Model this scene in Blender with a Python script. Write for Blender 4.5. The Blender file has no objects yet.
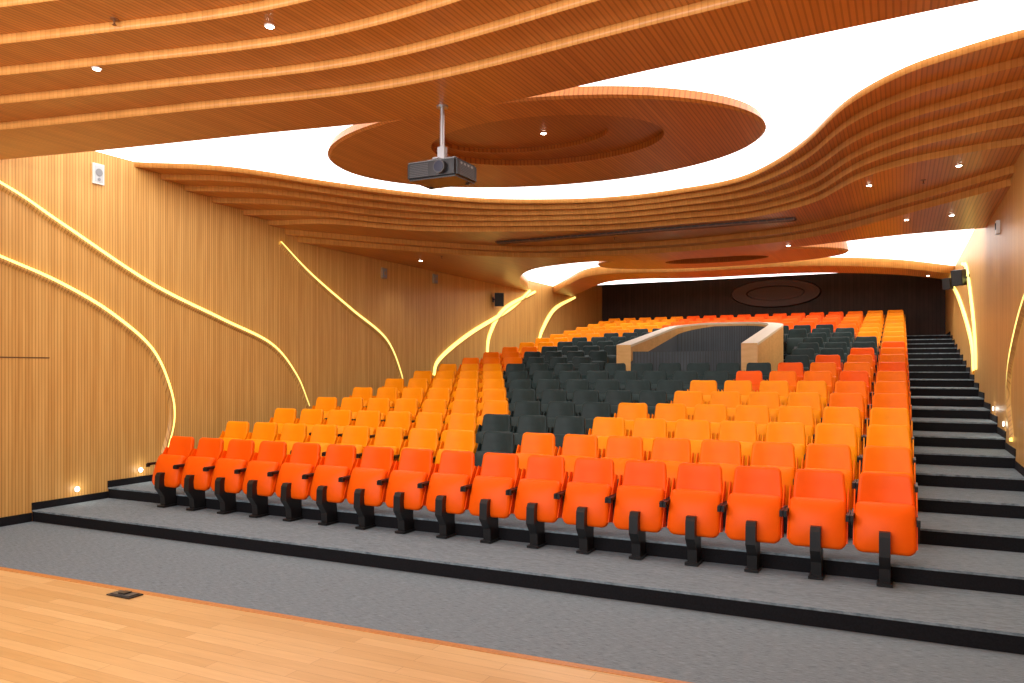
import bpy, bmesh, math, random
from mathutils import Vector, Matrix
random.seed(3)
S=bpy.context.scene
S.view_settings.view_transform='Standard'
E=2.05            # eye height above the flat floor
XL,XR=-10.55,1.35 # side walls
YB,YS=29.5,-3.0
# ---------------------------------------------------------------- materials
def newmat(name):
    m=bpy.data.materials.new(name); m.use_nodes=True
    nt=m.node_tree; b=nt.nodes['Principled BSDF']; return m,nt,b
def plain(name,col,rough=.5,noise=0,metal=0,nscale=60,bump=0,spec=.5):
    m,nt,b=newmat(name)
    b.inputs['Base Color'].default_value=(*col,1); b.inputs['Roughness'].default_value=rough
    b.inputs['Metallic'].default_value=metal; b.inputs['Specular IOR Level'].default_value=spec
    if noise or bump:
        tc=nt.nodes.new('ShaderNodeTexCoord'); n=nt.nodes.new('ShaderNodeTexNoise'); n.inputs['Scale'].default_value=nscale
        n.inputs['Detail'].default_value=3
        nt.links.new(tc.outputs['Object'],n.inputs['Vector'])
        if noise:
            r=nt.nodes.new('ShaderNodeValToRGB')
            r.color_ramp.elements[0].position=.3; r.color_ramp.elements[1].position=.7
            r.color_ramp.elements[0].color=(*[c*(1-noise) for c in col],1)
            r.color_ramp.elements[1].color=(*[min(1,c*(1+noise)) for c in col],1)
            nt.links.new(n.outputs['Fac'],r.inputs['Fac']); nt.links.new(r.outputs['Color'],b.inputs['Base Color'])
        if bump:
            bp=nt.nodes.new('ShaderNodeBump'); bp.inputs['Strength'].default_value=bump
            nt.links.new(n.outputs['Fac'],bp.inputs['Height']); nt.links.new(bp.outputs['Normal'],b.inputs['Normal'])
    return m
def emis(name,col,st):
    m,nt,b=newmat(name)
    b.inputs['Base Color'].default_value=(*col,1)
    b.inputs['Emission Color'].default_value=(*col,1); b.inputs['Emission Strength'].default_value=st
    return m
def slat(name,c1,c2,axis,period,groove=.18,dark=.55,rough=.4,grain=(1,1,1),spec=.35):
    """veneer made of fine slats, thin darker grooves every `period` metres"""
    m,nt,b=newmat(name); N=nt.nodes; L=nt.links
    tc=N.new('ShaderNodeTexCoord'); sp=N.new('ShaderNodeSeparateXYZ'); L.new(tc.outputs['Object'],sp.inputs[0])
    dv=N.new('ShaderNodeMath'); dv.operation='DIVIDE'; dv.inputs[1].default_value=period; L.new(sp.outputs[axis],dv.inputs[0])
    fr=N.new('ShaderNodeMath'); fr.operation='FRACT'; L.new(dv.outputs[0],fr.inputs[0])
    fl=N.new('ShaderNodeMath'); fl.operation='FLOOR'; L.new(dv.outputs[0],fl.inputs[0])
    wn=N.new('ShaderNodeTexWhiteNoise'); wn.noise_dimensions='1D'; L.new(fl.outputs[0],wn.inputs['W'])
    mp=N.new('ShaderNodeMapping'); mp.inputs['Scale'].default_value=grain; L.new(tc.outputs['Object'],mp.inputs[0])
    no=N.new('ShaderNodeTexNoise'); no.inputs['Scale'].default_value=2; no.inputs['Detail'].default_value=4; L.new(mp.outputs[0],no.inputs['Vector'])
    ad=N.new('ShaderNodeMath'); ad.operation='ADD'; L.new(no.outputs['Fac'],ad.inputs[0])
    ms=N.new('ShaderNodeMath'); ms.operation='MULTIPLY_ADD'; ms.inputs[1].default_value=.35; ms.inputs[2].default_value=-.17
    L.new(wn.outputs['Value'],ms.inputs[0]); L.new(ms.outputs[0],ad.inputs[1])
    r=N.new('ShaderNodeValToRGB'); r.color_ramp.elements[0].position=.25; r.color_ramp.elements[1].position=.75
    r.color_ramp.elements[0].color=(*c1,1); r.color_ramp.elements[1].color=(*c2,1); L.new(ad.outputs[0],r.inputs[0])
    g=N.new('ShaderNodeMath'); g.operation='LESS_THAN'; g.inputs[1].default_value=groove; L.new(fr.outputs[0],g.inputs[0])
    mx=N.new('ShaderNodeMix'); mx.data_type='RGBA'; mx.blend_type='MULTIPLY'; L.new(g.outputs[0],mx.inputs[0])
    L.new(r.outputs[0],mx.inputs[6]); mx.inputs[7].default_value=(dark,dark*.9,dark*.8,1)
    L.new(mx.outputs[2],b.inputs['Base Color']); b.inputs['Roughness'].default_value=rough
    b.inputs['Specular IOR Level'].default_value=spec
    return m
M_wall=slat('wall_veneer',(.60,.315,.080),(.74,.43,.13),1,.045,.25,.68,.42,(1,9,.5))
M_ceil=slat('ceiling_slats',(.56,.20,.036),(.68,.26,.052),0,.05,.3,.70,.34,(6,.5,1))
M_ceils=slat('ceiling_fascia_lit',(.62,.27,.065),(.74,.34,.09),0,.05,.2,.88,.36,(2,1,6))  # lighter copy of the ceiling slats: light on the fascias put into colour
M_rec=slat('recess_shade_slats',(.42,.135,.022),(.50,.17,.032),0,.05,.3,.70,.34,(6,.5,1))  # darker copy of the ceiling slats: shade of the recess put into colour
M_booth=slat('booth_wood',(.66,.34,.10),(.78,.44,.15),1,.2,.03,.8,.4,(2,2,8))
M_dark=slat('rear_unlit_panels',(.022,.013,.010),(.038,.021,.016),0,.12,.1,.5,.6,(3,1,1))  # near-black brown: the unlit rear is put into the wall colour
M_panel=emis('luminous_membrane',(1,.985,.96),3.0)
M_led=emis('led_warm',(1,.86,.22),1.7)
M_lamp=emis('lamp_lens',(1,.93,.8),30)
M_ring=plain('lamp_ring',(.75,.72,.68),.3)
M_black=plain('black_metal',(.008,.008,.009),.4)
M_white=plain('white_plastic',(.75,.75,.73),.4)
M_grey=plain('grey_grille',(.25,.27,.30),.5)
M_nose=plain('black_riser',(.007,.007,.009),.8,.3,spec=.2)
def fabric(name,col,v):
    return plain(name,col,.45,v,0,9,.0,spec=.16)
M_red=fabric('fabric_red_orange',(1.0,.115,.001),.05)
M_mid=fabric('fabric_mid_orange',(1.0,.19,.001),.05)
M_yel=fabric('fabric_amber',(1.0,.30,.002),.05)
M_blk=fabric('fabric_charcoal',(.022,.038,.038),.15)
def carpet():
    m,nt,b=newmat('grey_carpet'); N=nt.nodes; L=nt.links
    tc=N.new('ShaderNodeTexCoord'); mp=N.new('ShaderNodeMapping'); mp.inputs['Scale'].default_value=(3,40,4)
    L.new(tc.outputs['Object'],mp.inputs[0])
    n=N.new('ShaderNodeTexNoise'); n.inputs['Scale'].default_value=4; n.inputs['Detail'].default_value=4; n.inputs['Roughness'].default_value=.7
    L.new(mp.outputs[0],n.inputs['Vector'])
    r=N.new('ShaderNodeValToRGB'); r.color_ramp.elements[0].position=.35; r.color_ramp.elements[1].position=.65
    r.color_ramp.elements[0].color=(.115,.150,.172,1); r.color_ramp.elements[1].color=(.275,.335,.372,1)
    L.new(n.outputs['Fac'],r.inputs[0]); L.new(r.outputs[0],b.inputs['Base Color']); b.inputs['Roughness'].default_value=.95
    b.inputs['Specular IOR Level'].default_value=.1
    bp=N.new('ShaderNodeBump'); bp.inputs['Strength'].default_value=.15; L.new(n.outputs['Fac'],bp.inputs['Height']); L.new(bp.outputs[0],b.inputs['Normal'])
    return m
M_carpet=carpet()
def planks():
    m,nt,b=newmat('stage_planks'); N=nt.nodes; L=nt.links
    tc=N.new('ShaderNodeTexCoord')
    br=N.new('ShaderNodeTexBrick'); br.inputs['Scale'].default_value=1; br.inputs['Brick Width'].default_value=.9; br.inputs['Row Height'].default_value=.09
    br.inputs['Mortar Size'].default_value=.0012; br.inputs['Bias'].default_value=0
    br.inputs['Color1'].default_value=(.62,.37,.14,1); br.inputs['Color2'].default_value=(.76,.50,.22,1); br.inputs['Mortar'].default_value=(.4,.2,.08,1)
    L.new(tc.outputs['Object'],br.inputs['Vector'])
    mp=N.new('ShaderNodeMapping'); mp.inputs['Scale'].default_value=(1.5,18,1); L.new(tc.outputs['Object'],mp.inputs[0])
    n=N.new('ShaderNodeTexNoise'); n.inputs['Scale'].default_value=3; n.inputs['Detail'].default_value=4; L.new(mp.outputs[0],n.inputs['Vector'])
    r=N.new('ShaderNodeValToRGB'); r.color_ramp.elements[0].color=(.78,.74,.70,1); r.color_ramp.elements[1].color=(1,1,1,1)
    L.new(n.outputs['Fac'],r.inputs[0])
    mx=N.new('ShaderNodeMix'); mx.data_type='RGBA'; mx.blend_type='MULTIPLY'; mx.inputs[0].default_value=1
    L.new(br.outputs['Color'],mx.inputs[6]); L.new(r.outputs[0],mx.inputs[7]); L.new(mx.outputs[2],b.inputs['Base Color'])
    b.inputs['Roughness'].default_value=.3
    return m
M_plank=planks()
M_edge=plain('stage_edge_wood',(.50,.20,.05),.35,.15)
# ---------------------------------------------------------------- helpers
class MB:
    def __init__(s): s.v=[];s.f=[];s.m=[];s.sm=[]
    def add(s,vs,fs,mi=0,sm=False):
        o=len(s.v); s.v+= [tuple(v) for v in vs]
        for f in fs: s.f.append([i+o for i in f]); s.m.append(mi); s.sm.append(sm)
    def box(s,x0,x1,y0,y1,z0,z1,mi=0,mat=None):
        vs=[Vector(p) for p in[(x0,y0,z0),(x1,y0,z0),(x1,y1,z0),(x0,y1,z0),(x0,y0,z1),(x1,y0,z1),(x1,y1,z1),(x0,y1,z1)]]
        if mat: vs=[mat@v for v in vs]
        s.add(vs,[(0,3,2,1),(4,5,6,7),(0,1,5,4),(1,2,6,5),(2,3,7,6),(3,0,4,7)],mi)
    def tube(s,c,r,h,mi=0,n=24,axis=2,r2=None):
        r2=r if r2 is None else r2; vs=[]
        for k,(rr,hh) in enumerate(((r,0),(r2,h))):
            for i in range(n):
                a=2*math.pi*i/n; p=[rr*math.cos(a),rr*math.sin(a)]
                q=[0,0,0]; ax=[j for j in range(3) if j!=axis]; q[ax[0]]=p[0];q[ax[1]]=p[1];q[axis]=hh
                vs.append((c[0]+q[0],c[1]+q[1],c[2]+q[2]))
        s.add(vs,[(i,(i+1)%n,n+(i+1)%n,n+i) for i in range(n)],mi,True)
        s.add(vs,[list(range(n))[::-1],list(range(n,2*n))],mi)
    def obj(s,name,mats,loc=(0,0,0),me_only=False):
        me=bpy.data.meshes.new(name); me.from_pydata(s.v,[],s.f)
        for m in mats: me.materials.append(m)
        for p,i,q in zip(me.polygons,s.m,s.sm): p.material_index=i; p.use_smooth=q
        me.update()
        if me_only: return me
        o=bpy.data.objects.new(name,me); o.location=loc; S.collection.objects.link(o); return o
def interp(pts):
    xs=[p[0] for p in pts]; ys=[p[1] for p in pts]; n=len(xs)
    ms=[]
    for i in range(n):
        if i==0: ms.append((ys[1]-ys[0])/(xs[1]-xs[0]))
        elif i==n-1: ms.append((ys[-1]-ys[-2])/(xs[-1]-xs[-2]))
        else:
            a=(ys[i]-ys[i-1])/(xs[i]-xs[i-1]); b=(ys[i+1]-ys[i])/(xs[i+1]-xs[i])
            h0=xs[i]-xs[i-1];h1=xs[i+1]-xs[i]; ms.append((a*h1+b*h0)/(h0+h1))
    def f(x):
        if x<=xs[0]: return ys[0]
        if x>=xs[-1]: return ys[-1]
        i=max(j for j in range(n-1) if xs[j]<=x); h=xs[i+1]-xs[i]; t=(x-xs[i])/h
        return (2*t**3-3*t**2+1)*ys[i]+(t**3-2*t**2+t)*h*ms[i]+(-2*t**3+3*t**2)*ys[i+1]+(t**3-t**2)*h*ms[i+1]
    return f
def cr(pts,n=12):
    P=[Vector(p) for p in pts]; P=[2*P[0]-P[1]]+P+[2*P[-1]-P[-2]]; out=[]
    for i in range(1,len(P)-2):
        for k in range(n):
            t=k/n; a,b,c,d=P[i-1:i+3]
            out.append(.5*((2*b)+(c-a)*t+(2*a-5*b+4*c-d)*t*t+(3*b-a-3*c+d)*t**3))
    out.append(P[-2]); return out
# ---------------------------------------------------------------- floor & tiers
NR=19; SP=1.05; RISE=.155; Y1=6.72; Y2=8.1; YR=Y2-.24
def tier_top(k): return .15+RISE*k
def tier_z(y):
    if y<Y1: return 0
    if y<YR: return .15
    return tier_top(min(NR,int((y-YR)/SP)+1))
mb=MB(); mb.box(XL,XR,YS,YB,-.1,0); mb.obj('floor',[M_carpet])
mb=MB(); xa,xb=XL+.004,XR-.004
ys=[Y1,YR]+[YR+SP*k for k in range(1,NR)]+[YB-.004]
for k in range(len(ys)-1):
    z1=tier_top(k); z0=.001 if k==0 else tier_top(k-1); y0,y1=ys[k],ys[k+1]
    mb.add([(xa,y0,z1),(xb,y0,z1),(xb,y1,z1),(xa,y1,z1)],[(0,1,2,3)],0)
    mb.box(xa,xb,y0-.008,y0+.02,z0,z1-.012,1)
    mb.box(xa,xb,y0-.014,y0+.02,z1-.018,z1+.003,0)
mb.obj('tiered_seating_platform',[M_carpet,M_nose])
# stage (its front edge is not quite parallel to the rows)
SY=3.61
mb=MB(); mb.box(xa,xb,YS,SY,0.001,.55,0); mb.box(xa,xb,SY,SY+.05,0.001,.554,1); mb.box(xa,xb,SY+.05,SY+.07,0.001,.54,2)
mb.v=[(x,y+(.02*(x+6.15) if y>3 else 0),z) for x,y,z in mb.v]
mb.obj('stage',[M_plank,M_edge,M_nose])
mb=MB(); mb.box(-.11,.11,-.055,.055,0,.008,0); mb.box(-.09,.09,-.04,.04,.008,.014,1); mb.box(-.03,.03,-.03,.03,.014,.022,0)
mb.obj('floor_socket_box',[M_black,plain('brushed',(.06,.055,.05),.4)],(-4.63,SY-.04,.551))
# ---------------------------------------------------------------- walls
mb=MB(); mb.box(XL-.2,XL,YS,YB,-.1,E+3.8); mb.obj('wall_left',[M_wall])
mb=MB(); mb.box(XR,XR+.2,YS,YB,-.1,E+3.8); mb.obj('wall_right',[M_wall])
mb=MB(); mb.box(XL-.2,XR+.2,YB,YB+.2,-.1,E+3.8); mb.obj('wall_back',[M_dark])
for nm,x_a,x_b in (('baseboard_left',XL,XL+.015),('baseboard_right',XR-.015,XR)):
    mb=MB(); mb.box(x_a,x_b,SY+.25,Y1-.02,0.001,.12)
    for k in range(len(ys)-1): mb.box(x_a,x_b,ys[k]-.017,ys[k+1]-.017,tier_top(k)+.001,tier_top(k)+.1)
    mb.obj(nm,[M_nose])
mb=MB(); mb.box(XL,XL+.006,4.2,6.95,E+.16,E+.175); mb.box(XL,XL+.006,4.2,4.215,0.12,E+.175); mb.obj('door_1',[plain('seam',(.12,.05,.015),.6)])
# ---------------------------------------------------------------- ceiling
e0=interp([(-10.55,8.3),(-9.3,9.4),(-8.7,10.6),(-7.4,12.5),(-5.75,13.6),(-3.6,13.8),(-2.1,13.1),(-1.2,11.65),(-.55,10.1),(0,9.35),(.6,8.95),(1.35,8.65)])
offk=interp([(-10.55,.52),(-8.7,.40),(-7,.17),(-5,.11),(-3.5,.12),(-2,.24),(-1,.42),(0,.5),(1.35,.5)])
e6=interp([(-10.55,11.6),(-9.4,13.3),(-7.9,15.1),(-5.5,16.0),(-3.2,16.0),(-1.2,15.2),(.2,13.6),(1.35,12.2)])
e7=interp([(-10.55,22.6),(-9.6,20.0),(-8.4,18.0),(-7,17.2),(-4,17.6),(-1.3,16.7),(.2,16.2),(1.35,16.1)])
e8=interp([(-10.55,24.6),(-9.4,22.9),(-7.8,20.7),(-5,20.9),(-1.6,21.3),(0,22.6),(1.35,24.6)])
f0=interp([(-10.55,6.15),(-8.75,6.47),(-6.63,6.80),(-4.47,7.12),(-1.54,6.86),(.49,6.68),(1.35,6.62)])
zb=[3.12-.085*k for k in range(6)]
NX=200; XS=[XL+(XR-XL)*i/NX for i in range(NX+1)]
def sheet(mb,lines):
    """lines: list of (fn(x)->y, z); consecutive lines are bridged; vertical ones are fascias"""
    base=len(mb.v)
    for fn,z in lines:
        for x in XS: mb.v.append((x,fn(x),E+z))
    n=NX+1
    for l in range(len(lines)-1):
        fas=lines[l][0] is lines[l+1][0]
        for i in range(NX):
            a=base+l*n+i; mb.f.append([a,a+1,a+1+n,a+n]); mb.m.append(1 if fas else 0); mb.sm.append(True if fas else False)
mb=MB()
L=[]; prev=3.22
for k in range(6):
    fk=(lambda k: (lambda x: e0(x)+offk(x)*k*(1+.10*math.sin(x*.9+k))))(k)
    L+=[(fk,prev),(fk,zb[k])]; prev=zb[k]
L+=[(e6,prev),(e6,prev-.1),]
e6b=lambda x:e6(x)+.35
L+=[(e6b,prev-.1),(e6b,prev-.2),(e7,prev-.2),(e7,2.85)]
sheet(mb,L)
e8b=lambda x:e8(x)+1.6
cst=lambda x:YB
sheet(mb,[(e8,2.85),(e8,2.62),(e8b,2.62),(e8b,3.7),(cst,3.7)])
FR=[0,.95,1.45,1.95,2.45,2.95,3.5,4.2,5.2]
FS=.085
sl=interp([(-10.55,-.10),(-6,.06),(-2,.12),(1.35,.12)])
L=[(f0,3.22)]; z=2.70; cur=f0
ff=[]
for k in range(1,len(FR)):
    L.append((cur,z))
    fk=(lambda k:(lambda x:f0(x)-FR[k]*(1+.03*math.sin(x*.5+k*.4))+sl(x)*k*.6))(k)
    L.append((fk,z)); z+=FS; L.append((fk,z)); cur=fk; ff.append(fk)
L.append((lambda x:YS,z))
sheet(mb,L)
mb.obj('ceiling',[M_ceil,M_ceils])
def soffit(x,y):
    if y<f0(x):
        z=2.70
        for fk in ff:
            if y<fk(x): z+=FS
        return E+z
    if y<e0(x): return E+3.2
    z=3.12
    for k in range(1,6):
        if y>e0(x)+offk(x)*k*(1+.10*math.sin(x*.9+k)): z=zb[k]
    if y>e6(x): z=zb[5]-.1
    if y>e6(x)+.35: z=zb[5]-.2
    if y>e8(x): z=2.62
    return E+z
mb=MB()
mb.box(XL,XR,5.6,15.0,E+3.2,E+3.25); mb.obj('luminous_ceiling_panel',[M_panel])
mb=MB()
mb.box(XL,XR,16.0,24.9,E+2.84,E+2.88); mb.obj('luminous_ceiling_panel',[M_panel])
def island(name,cx,cy,rx,ry,zt,zbm,irx,iry,icx,icy,rec,rot=0):
    mb=MB(); n=96
    def ring(cx,cy,rx,ry,z):
        return [(cx+rx*math.cos(t)*math.cos(rot)-ry*math.sin(t)*math.sin(rot),cy+rx*math.cos(t)*math.sin(rot)+ry*math.sin(t)*math.cos(rot),z) for t in[2*math.pi*i/n for i in range(n)]]
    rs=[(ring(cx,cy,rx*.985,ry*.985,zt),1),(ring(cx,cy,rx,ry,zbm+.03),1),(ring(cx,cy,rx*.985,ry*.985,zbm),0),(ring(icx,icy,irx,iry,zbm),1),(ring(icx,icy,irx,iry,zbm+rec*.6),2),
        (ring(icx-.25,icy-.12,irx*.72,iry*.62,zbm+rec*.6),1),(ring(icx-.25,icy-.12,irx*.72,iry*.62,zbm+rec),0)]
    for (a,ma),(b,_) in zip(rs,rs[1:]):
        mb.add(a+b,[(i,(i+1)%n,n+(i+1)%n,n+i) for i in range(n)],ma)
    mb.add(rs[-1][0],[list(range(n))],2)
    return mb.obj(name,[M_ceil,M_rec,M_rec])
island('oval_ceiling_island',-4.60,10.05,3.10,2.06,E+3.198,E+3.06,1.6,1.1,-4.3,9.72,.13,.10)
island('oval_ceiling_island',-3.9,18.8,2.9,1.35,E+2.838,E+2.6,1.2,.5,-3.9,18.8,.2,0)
# air vent
mb=MB(); x0,x1,yv=-7.6,-1.65,14.75; zv=E+zb[5]
mb.box(x0,x1,yv-.09,yv+.09,zv-.03,zv+.0,0)
for i in range(5): mb.box(x0+.02,x1-.02,yv-.075+i*.034,yv-.067+i*.034,zv-.045,zv-.03,1)
for i in range(40):
    x=x0+.03+(x1-x0-.06)*i/39; mb.box(x-.006,x+.006,yv-.095,yv+.08,zv-.042,zv-.0,1)
mb.obj('air_vent_grille',[plain('vent_dark',(.035,.016,.008),.5),plain('vent_bronze',(.22,.09,.03),.4)])
# downlights
def downlight(x,y,spot=True,en=22):
    z=soffit(x,y); mb=MB(); mb.tube((0,0,-.010),.045,.010,0,24,2); mb.tube((0,0,-.014),.032,.006,1,24,2)
    mb.obj('ceiling_downlight',[M_ring,M_lamp],(x,y,z))
    if spot:
        l=bpy.data.lights.new('downlight_beam','SPOT'); l.energy=en; l.spot_size=1.9; l.spot_blend=.8; l.color=(1,.9,.75); l.shadow_soft_size=.05
        o=bpy.data.objects.new('downlight_beam',l); o.location=(x,y,z-.05); S.collection.objects.link(o)
for x,y in [(-4.85,5.15),(-6.85,4.98),(.7,11.9),(.75,14.5),(.1,14.6),(-.4,12.6),(-9.8,15.2),(-2,16.6)]:
    downlight(x,y)
for x,y in [(.7,24.7),(-3,22.6),(-6,22.4)]: downlight(x,y,True,60)  # added downlights: rear fill for the upper aisle stairs and back rows
for x,y,z in[(-4.3,9.7,3.06+.13),(-3.9,18.8,2.6+.2)]:
    mb=MB(); mb.tube((0,0,-.010),.045,.010,0,24,2); mb.tube((0,0,-.014),.032,.006,1,24,2); mb.obj('ceiling_downlight',[M_ring,M_lamp],(x,y,E+z))
# sprinklers
M_spr=plain('sprinkler',(.25,.12,.06),.3,0,.6)
for x,y in[(-3.2,4.9),(-6.1,4.6),(-1.2,5.2),(.3,12.6),(-5.2,15.3),(-9.0,14.8)]:
    mb=MB(); mb.tube((0,0,-.006),.035,.006,0,16); mb.tube((0,0,-.05),.008,.046,0,8); mb.tube((0,0,-.055),.02,.004,0,12)
    mb.obj('fire_sprinkler',[M_spr],(x,y,soffit(x,y)))
# ---------------------------------------------------------------- LED curves on walls
def led(side,pts,w=.075):
    """pts (Y, z relative to eye) on a side wall, ceiling down; wood lip with a luminous diffuser strip beside it that spills onto the wall"""
    P=cr([(y,z+E,0) for y,z in pts]); n=len(P); mb=MB(); sg=1 if side=='L' else -1; X=XL if side=='L' else XR
    d0=P[-1]-P[0]; fl=1 if d0.x>0 else -1; rows=[]
    for i,p in enumerate(P):
        t=(P[min(i+1,n-1)]-P[max(i-1,0)]).normalized(); nr=Vector((-t.y,t.x,0))*fl
        f=.5+.5*math.sin(math.pi*min(1,max(0,i/(n-1))))
        ww=w*f
        sec=[(-.06,.002),(-.03,.046),(0,.048),(0,.045),(ww,.040),(ww+.004,.002)]
        rows.append([(X+sg*h,(p+nr*o).x,(p+nr*o).y) for o,h in sec])
    vs=[v for r in rows for v in r]; k=6
    for j in range(5):
        mb.add(vs,[(i*k+j,i*k+j+1,(i+1)*k+j+1,(i+1)*k+j) for i in range(n-1)],1 if j>=3 else 0,False)
    mb.obj('led_wall_strip',[M_wall,M_led])
led('L',[(4.6,3.0),(6.28,2.42),(7.10,2.03),(8.58,1.33),(9.99,.865),(11.2,.467),(11.87,-.10),(12.25,-.72)],.05)
led('L',[(4.6,1.95),(6.28,1.46),(7.1,1.19),(7.88,.82),(8.58,.31),(8.92,-.32),(8.99,-.81),(8.84,-1.34)],.05)
led('L',[(11.46,2.41),(12.31,1.89),(13.58,1.28),(14.86,.68),(15.46,-.12),(15.5,-.5)],.055)
led('L',[(22.7,2.5),(21.29,1.81),(18.82,.957),(17.25,.256),(16.95,-.15)],.09)
led('L',[(23.1,2.5),(20.95,1.79),(20.0,1.0),(19.81,.3)],.10)
led('L',[(26.58,2.6),(24.74,2.04),(23.73,1.32),(23.33,.8)],.11)
led('R',[(10.6,.95),(11.3,.7),(12.0,.35),(12.5,0),(12.65,-.4),(12.3,-.92)],.10)
led('R',[(26.6,2.6),(22.7,1.76),(19.05,.63),(18.3,-.05)],.10)
led('R',[(21.5,2.5),(20.1,2.2),(18.5,1.1),(17.9,.4),(17.8,.0)],.10)
# ---------------------------------------------------------------- wall devices
def wspk(x,y,z,side):
    mb=MB(); s=1 if side=='L' else -1
    mb.box(*sorted((0,s*.03)),-.09,.09,-.15,.15,0); mb.box(*sorted((s*.03,s*.036)),-.065,.065,-.12,.12,1)
    mb.tube((s*.036,0,.02),.055,s*.008,2,24,0); mb.tube((s*.036,0,-.08),.022,s*.008,2,16,0)
    mb.obj('wall_loudspeaker',[M_white,plain('spk_face',(.5,.55,.6),.4),M_grey],(x,y,z))
wspk(XL,7.68,E+2.87,'L')
M_cloth=plain('spk_cloth',(.02,.02,.022),.9)
def sat(x,y,z,side,big=1.0):
    mb=MB(); s=1 if side=='L' else -1; R=Matrix.Translation((s*.2,0,0))@Matrix.Rotation(s*.5,4,'Z')@Matrix.Rotation(.15,4,'X')
    mb.box(-.13*big,.13*big,-.11*big,.11*big,-.19*big,.19*big,0,R); mb.box(-.11*big,.11*big,-.115*big,-.11*big,-.17*big,.17*big,1,R)
    mb.box(*sorted((0,s*.2)),-.02,.02,-.02,.02,0); mb.box(*sorted((0,s*.012)),-.05,.05,-.07,.07,0)
    mb.obj('satellite_loudspeaker',[M_black,M_cloth],(x,y,z))
sat(XL,20.2,E+2.03,'L'); sat(XR,19.6,E+2.0,'R',.9); sat(XR,24.0,E+2.3,'R',.8)
for y,z in[(14.8,2.2),(17.0,2.3)]:
    mb=MB(); mb.box(0,.05,-.09,.09,-.12,.12,0); mb.box(.05,.056,-.07,.07,-.10,.10,1); mb.tube((.056,0,0),.045,.006,0,20,0); mb.obj('wall_sensor_box',[plain('tanbox',(.35,.25,.15),.5),M_grey],(XL,y,E+z))
mb=MB(); mb.box(-.05,0,-.07,.07,-.1,.1,0); mb.box(-.06,-.05,-.04,.04,-.03,.06,1); mb.obj('wall_sensor_box',[M_white,M_black],(XR,13.9,E+2.15))
def steplight(x,y,side):
    s=1 if side=='L' else -1; z=tier_z(y)+.2; mb=MB(); mb.tube((0,0,0),.04,s*.02,0,20,0); mb.tube((s*.02,0,0),.026,s*.006,1,20,0)
    mb.obj('wall_step_light',[M_ring,M_lamp],(x,y,z))
    l=bpy.data.lights.new('step_glow','POINT'); l.energy=.8; l.shadow_soft_size=.04; l.color=(1,.95,.85)
    o=bpy.data.objects.new('step_glow',l); o.location=(x+s*.09,y,z); S.collection.objects.link(o)
for y in(7.35,8.4): steplight(XL,y,'L')
for y in(13.2,14.6): steplight(XR,y,'R')
# ceiling oval's reflection, built as a dark relief on the rear wall
mb=MB(); n=64
for r,(rx,rz,y) in enumerate([(1.55,.52,0),(1.5,.48,-.12),(1.0,.26,-.12),(.95,.24,-.04)]): mb.v+=[(rx*math.cos(2*math.pi*i/n),y,rz*math.sin(2*math.pi*i/n)) for i in range(n)]
for r in range(3):
    for i in range(n): mb.f.append([r*n+i,r*n+(i+1)%n,(r+1)*n+(i+1)%n,(r+1)*n+i]); mb.m.append(0); mb.sm.append(False)
mb.f.append([3*n+i for i in range(n)]); mb.m.append(0); mb.sm.append(False)
mb.obj('oval_reflection',[plain('reflected_oval_wood',(.05,.016,.006),.5,.2)],(-4.0,YB,E+2.75))
# ---------------------------------------------------------------- projector
pr=bpy.data.objects.new('ceiling_projector',None); S.collection.objects.link(pr); px,py=-4.20,6.92; zc=soffit(px,py); pr.location=(px,py,zc)
M_pb=plain('projector_black',(.012,.012,.014),.3); M_silver=plain('silver',(.45,.45,.46),.3,0,.8)
def part(mb,name,mats):
    o=mb.obj(name,mats); o.parent=pr; return o
mb=MB(); mb.tube((0,0,-.02),.06,.02,0); mb.tube((0,0,-.50),.022,.48,0); mb.box(-.04,.04,-.03,.03,-.54,-.42,0); mb.box(-.17,.17,-.03,.03,-.555,-.54,0); mb.box(-.03,.03,-.14,.14,-.57,-.555,0)
for sx in(-.15,.15): mb.box(sx-.012,sx+.012,-.02,.02,-.6,-.545,0)
part(mb,'ceiling_mount',[M_silver])
bm=bmesh.new(); bmesh.ops.create_cube(bm,size=1,matrix=Matrix.Diagonal((.58,.44,.19,1))); bmesh.ops.bevel(bm,geom=bm.edges[:],offset=.022,segments=3,affect='EDGES')
me=bpy.data.meshes.new('body'); bm.to_mesh(me); bm.free(); me.materials.append(M_pb); o=bpy.data.objects.new('projector_body',me); S.collection.objects.link(o); o.parent=pr; o.location=(0,0,-.69)
mb=MB(); mb.tube((.12,-.27,-.69),.065,.06,0,28,1); mb.tube((.12,-.275,-.69),.052,.01,1,28,1)
for i in range(8): mb.box(-.25,-.03,-.224,-.219,-.755+i*.017,-.749+i*.017,2)
for i in range(9): mb.box(.288,.292,-.15,.15,-.76+i*.016,-.753+i*.016,2)
for sx in(-.22,.22): mb.tube((sx,.14,-.80),.02,.02,0,12)
for i in range(4): mb.box(.289,.294,-.13+i*.07,-.10+i*.07,-.65,-.63,3)
mb.box(-.27,.27,-.2235,-.219,-.612,-.607,3)
part(mb,'lens_and_grilles',[plain('lens_ring',(.05,.05,.055),.3),plain('glass',(.02,.03,.06),.05),plain('vent_lines',(.09,.09,.095),.4),plain('port_grey',(.3,.3,.3),.4)])
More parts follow.
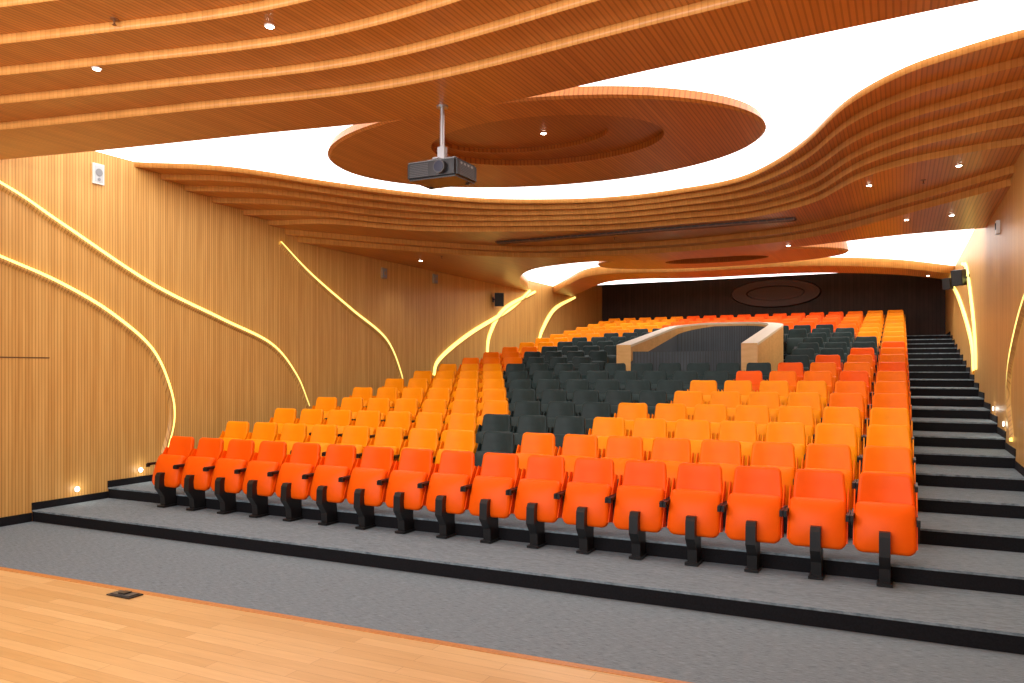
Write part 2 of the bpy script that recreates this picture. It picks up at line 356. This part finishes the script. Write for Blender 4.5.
# ---------------------------------------------------------------- chairs
def pad(mb,w0,w1,h,t,bulge,M,mi,rc=.07,nc=6,rb=None,curve=0.0,vc=0.0):
    """rounded trapezoid cushion in local XZ (z 0..h), front = -Y; curve wraps the sides forward, vc bows it vertically"""
    rb=rc if rb is None else rb; out=[]
    cor=[(-w0/2+rb,rb,rb,180,270),(w0/2-rb,rb,rb,270,360),(w1/2-rc,h-rc,rc,0,90),(-w1/2+rc,h-rc,rc,90,180)]
    C=[]
    for cx,cz,r,a0,a1 in cor:
        C.append([(cx+r*math.cos(math.radians(a0+(a1-a0)*i/nc)),cz+r*math.sin(math.radians(a0+(a1-a0)*i/nc))) for i in range(nc+1)])
    for j in range(4):
        out+=C[j]; a=C[j][-1]; b=C[(j+1)%4][0]; out+=[(a[0]+(b[0]-a[0])*q/6,a[1]+(b[1]-a[1])*q/6) for q in range(1,6)]
    n=len(out); cz=h/2; vs=[]
    rings=[(.45,t/2),(.90,t/2),(.98,t*.38),(1,t*.1),(1,-t*.2),(.965,-t*.42),(.88,-t*.5),(.6,-t*.5-bulge),(.3,-t*.5-bulge*1.2),(.05,-t*.5-bulge*1.25)]
    for s,y in rings:
        for x,z in out:
            X=x*s; Z=cz+(z-cz)*s
            vs.append(M@Vector((X,y-curve*(2*X/w0)**2-vc*((Z-cz)/cz)**2,Z)))
    fs=[]
    for r in range(len(rings)-1):
        for i in range(n): fs.append((r*n+i,r*n+(i+1)%n,(r+1)*n+(i+1)%n,(r+1)*n+i))
    fs.append(tuple(range(n))[::-1]); fs.append(tuple((len(rings)-1)*n+i for i in range(n)))
    mb.add(vs,fs,mi,True)
def prism(mb,prof,x0,x1,mi):
    k=len(prof); vs=[(x0,y,z) for y,z in prof]+[(x1,y,z) for y,z in prof]
    mb.add(vs,[list(range(k)),list(range(k,2*k))[::-1]]+[(i,(i+1)%k,k+(i+1)%k,k+i) for i in range(k)],mi)
def chair_mesh(name,fab):
    mb=MB(); T=Matrix.Translation; Rx=lambda a:Matrix.Rotation(math.radians(a),4,'X')
    # wrapped backrest shell
    pad(mb,.51,.44,.54,.065,.0,T((0,-.13,.415))@Rx(-13),0,.06,6,.05,.055,.015)
    # folded seat: convex underside facing the stage
    pad(mb,.505,.49,.45,.085,.012,T((0,-.40,.285))@Rx(-17),0,.045,6,.075,-.028,-.03)
    for sx in(-1,1):
        prism(mb,[(-.36,.33),(-.22,.31),(-.11,.50),(-.07,.78),(-.13,.80),(-.24,.62)],sx*.250,sx*.260,0)
        a0,a1=sorted((sx*.250,sx*.279))
        mb.box(a0,a1,-.43,-.12,.565,.60,1); mb.box(a0,a1,-.445,-.40,.545,.592,1)
        mb.box(a0,a1,-.22,-.16,.36,.565,1)
    prism(mb,[(-.215,.02),(-.40,.02),(-.41,.15),(-.50,.27),(-.49,.44),(-.46,.48),(-.36,.48),(-.34,.30),(-.215,.30)],-.045,.045,1)
    mb.box(-.065,.065,-.44,-.215,.0,.025,1)
    mb.box(-.25,.25,-.22,-.17,.33,.37,1)
    return mb.obj(name,[fab,M_black],me_only=True)
CM={'r':chair_mesh('seat_red',M_red),'m':chair_mesh('seat_mid',M_mid),'y':chair_mesh('seat_amber',M_yel),'k':chair_mesh('seat_black',M_blk)}
BL={1:(8,8),2:(7.2,9),3:(7,9.4),4:(6,9.8),5:(5,10.4),6:(4,11.3),7:(3,12.3),8:(2.6,13.2),9:(2.2,14.3),10:(2,15.1),11:(2,15),12:(2.2,14.3),13:(3,13.9),14:(4,13.2)}
def colour(r,c):
    if r in BL and BL[r][0]-.3<=c<=BL[r][1]+.3: return 'k'
    if r==0: return 'r'
    if r==1: return 'm' if c>=9 else 'y'
    if r<=5: return 'y' if c<15 or r<4 else 'm'
    if r<=10: return ('r' if (r*2+c)%3==0 else 'm') if c>9 else ('y' if r<8 else 'm')
    if r>=15 and 5<=c<=13: return 'r'
    if r>=11 and c in(13,14) : return 'm'
    return 'y'
for r in range(NR):
    yb=Y2+SP*r; zt=tier_top(r)
    for c in range(17):
        x=-9.15+.5645*c
        if 8<=r<=12 and -6.0<x<-2.2: continue
        o=bpy.data.objects.new('theater_seat',CM[colour(r,c)]); o.location=(x,yb-.01-.04,zt+.004); S.collection.objects.link(o)
# ---------------------------------------------------------------- sound booth
bx0,bx1,by0,by1=-5.5,-2.55,16.3,21.15; R=1.0; th=.32
def upath(off):
    x0,x1,y1=bx0+off,bx1-off,by1-off; r=R-off*.5; pts=[]
    for i in range(9): pts.append((x0,by0+(y1-r-by0)*i/8))
    for i in range(1,9):
        a=math.pi-math.pi/2*i/8; pts.append((x0+r+r*math.cos(a),y1-r+r*math.sin(a)))
    for i in range(1,7): pts.append((x0+r+(x1-x0-2*r)*i/6,y1))
    for i in range(1,9):
        a=math.pi/2-math.pi/2*i/8; pts.append((x1-r+r*math.cos(a),y1-r+r*math.sin(a)))
    for i in range(1,9): pts.append((x1,y1-r-(y1-r-by0)*i/8))
    return pts
po,pi=upath(0),upath(th); n=len(po)
def ztop(y): return E+.54+.145*(y-by0)
mb=MB(); rows=[]
for i,((xo,yo),(xi,yi)) in enumerate(zip(po,pi)):
    zf=tier_z(by0)+.005; zt=ztop(yo); zi=ztop(yo)
    band=.10+.26*max(0,1-abs(i)/16)+.0
    rows.append([(xo,yo,zf),(xo,yo,zt-.05),(xo,yo,zt),(xi,yi,zi),(xi,yi,zi-.05),(xi,yi,zi-band),(xi,yi,zf)])
vs=[v for r in rows for v in r]; mats=[0,1,1,1,0,2]
for j in range(6): mb.add(vs,[(i*7+j,i*7+j+1,(i+1)*7+j+1,(i+1)*7+j) for i in range(n-1)],mats[j],True)
for i in(0,n-1): mb.add(rows[i],[list(range(7))],0)
k=16; vs=[]
for i in range(k+1):
    t=i/k; x=bx0+th+(bx1-bx0-2*th)*t; y=by0+.15+.5*math.sin(math.pi*t)
    vs+=[(x,y,tier_z(by0)),(x,y,E+.40),(x,y+.05,E+.40),(x,y+.05,tier_z(by0))]
for j in range(3): mb.add(vs,[(i*4+j,i*4+j+1,(i+1)*4+j+1,(i+1)*4+j) for i in range(k)],2)
mb.obj('sound_control_booth',[M_booth,plain('booth_trim',(.82,.70,.52),.4),slat('booth_lining',(.065,.078,.09),(.085,.10,.115),0,.06,.2,.6,.6)])
# ---------------------------------------------------------------- lights
def area(name,loc,tgt,sx,sy,en,col=(1,1,1)):
    l=bpy.data.lights.new(name,'AREA'); l.shape='RECTANGLE'; l.size=sx; l.size_y=sy; l.energy=en; l.color=col
    o=bpy.data.objects.new(name,l); o.location=loc; d=Vector(tgt)-Vector(loc); o.rotation_euler=d.to_track_quat('-Z','Y').to_euler(); S.collection.objects.link(o)
area('seat_fill_light',(-4.5,-.5,4.6),(-4.5,12,1.0),8,1.2,480,(.98,.985,1))  # added fill lamp, out of view, brightens the front rows
w=bpy.data.worlds.new('World'); S.world=w; w.use_nodes=True
w.node_tree.nodes['Background'].inputs[0].default_value=(.95,.97,1,1); w.node_tree.nodes['Background'].inputs[1].default_value=1.0
# ---------------------------------------------------------------- camera
c=bpy.data.cameras.new('Camera'); c.sensor_width=36; c.lens=788/1024*36; c.shift_y=28.5/1024; c.clip_start=.05
o=bpy.data.objects.new('Camera',c); o.location=(0,0,E); o.rotation_euler=(math.pi/2,0,math.radians(26.2)); S.collection.objects.link(o); S.camera=o
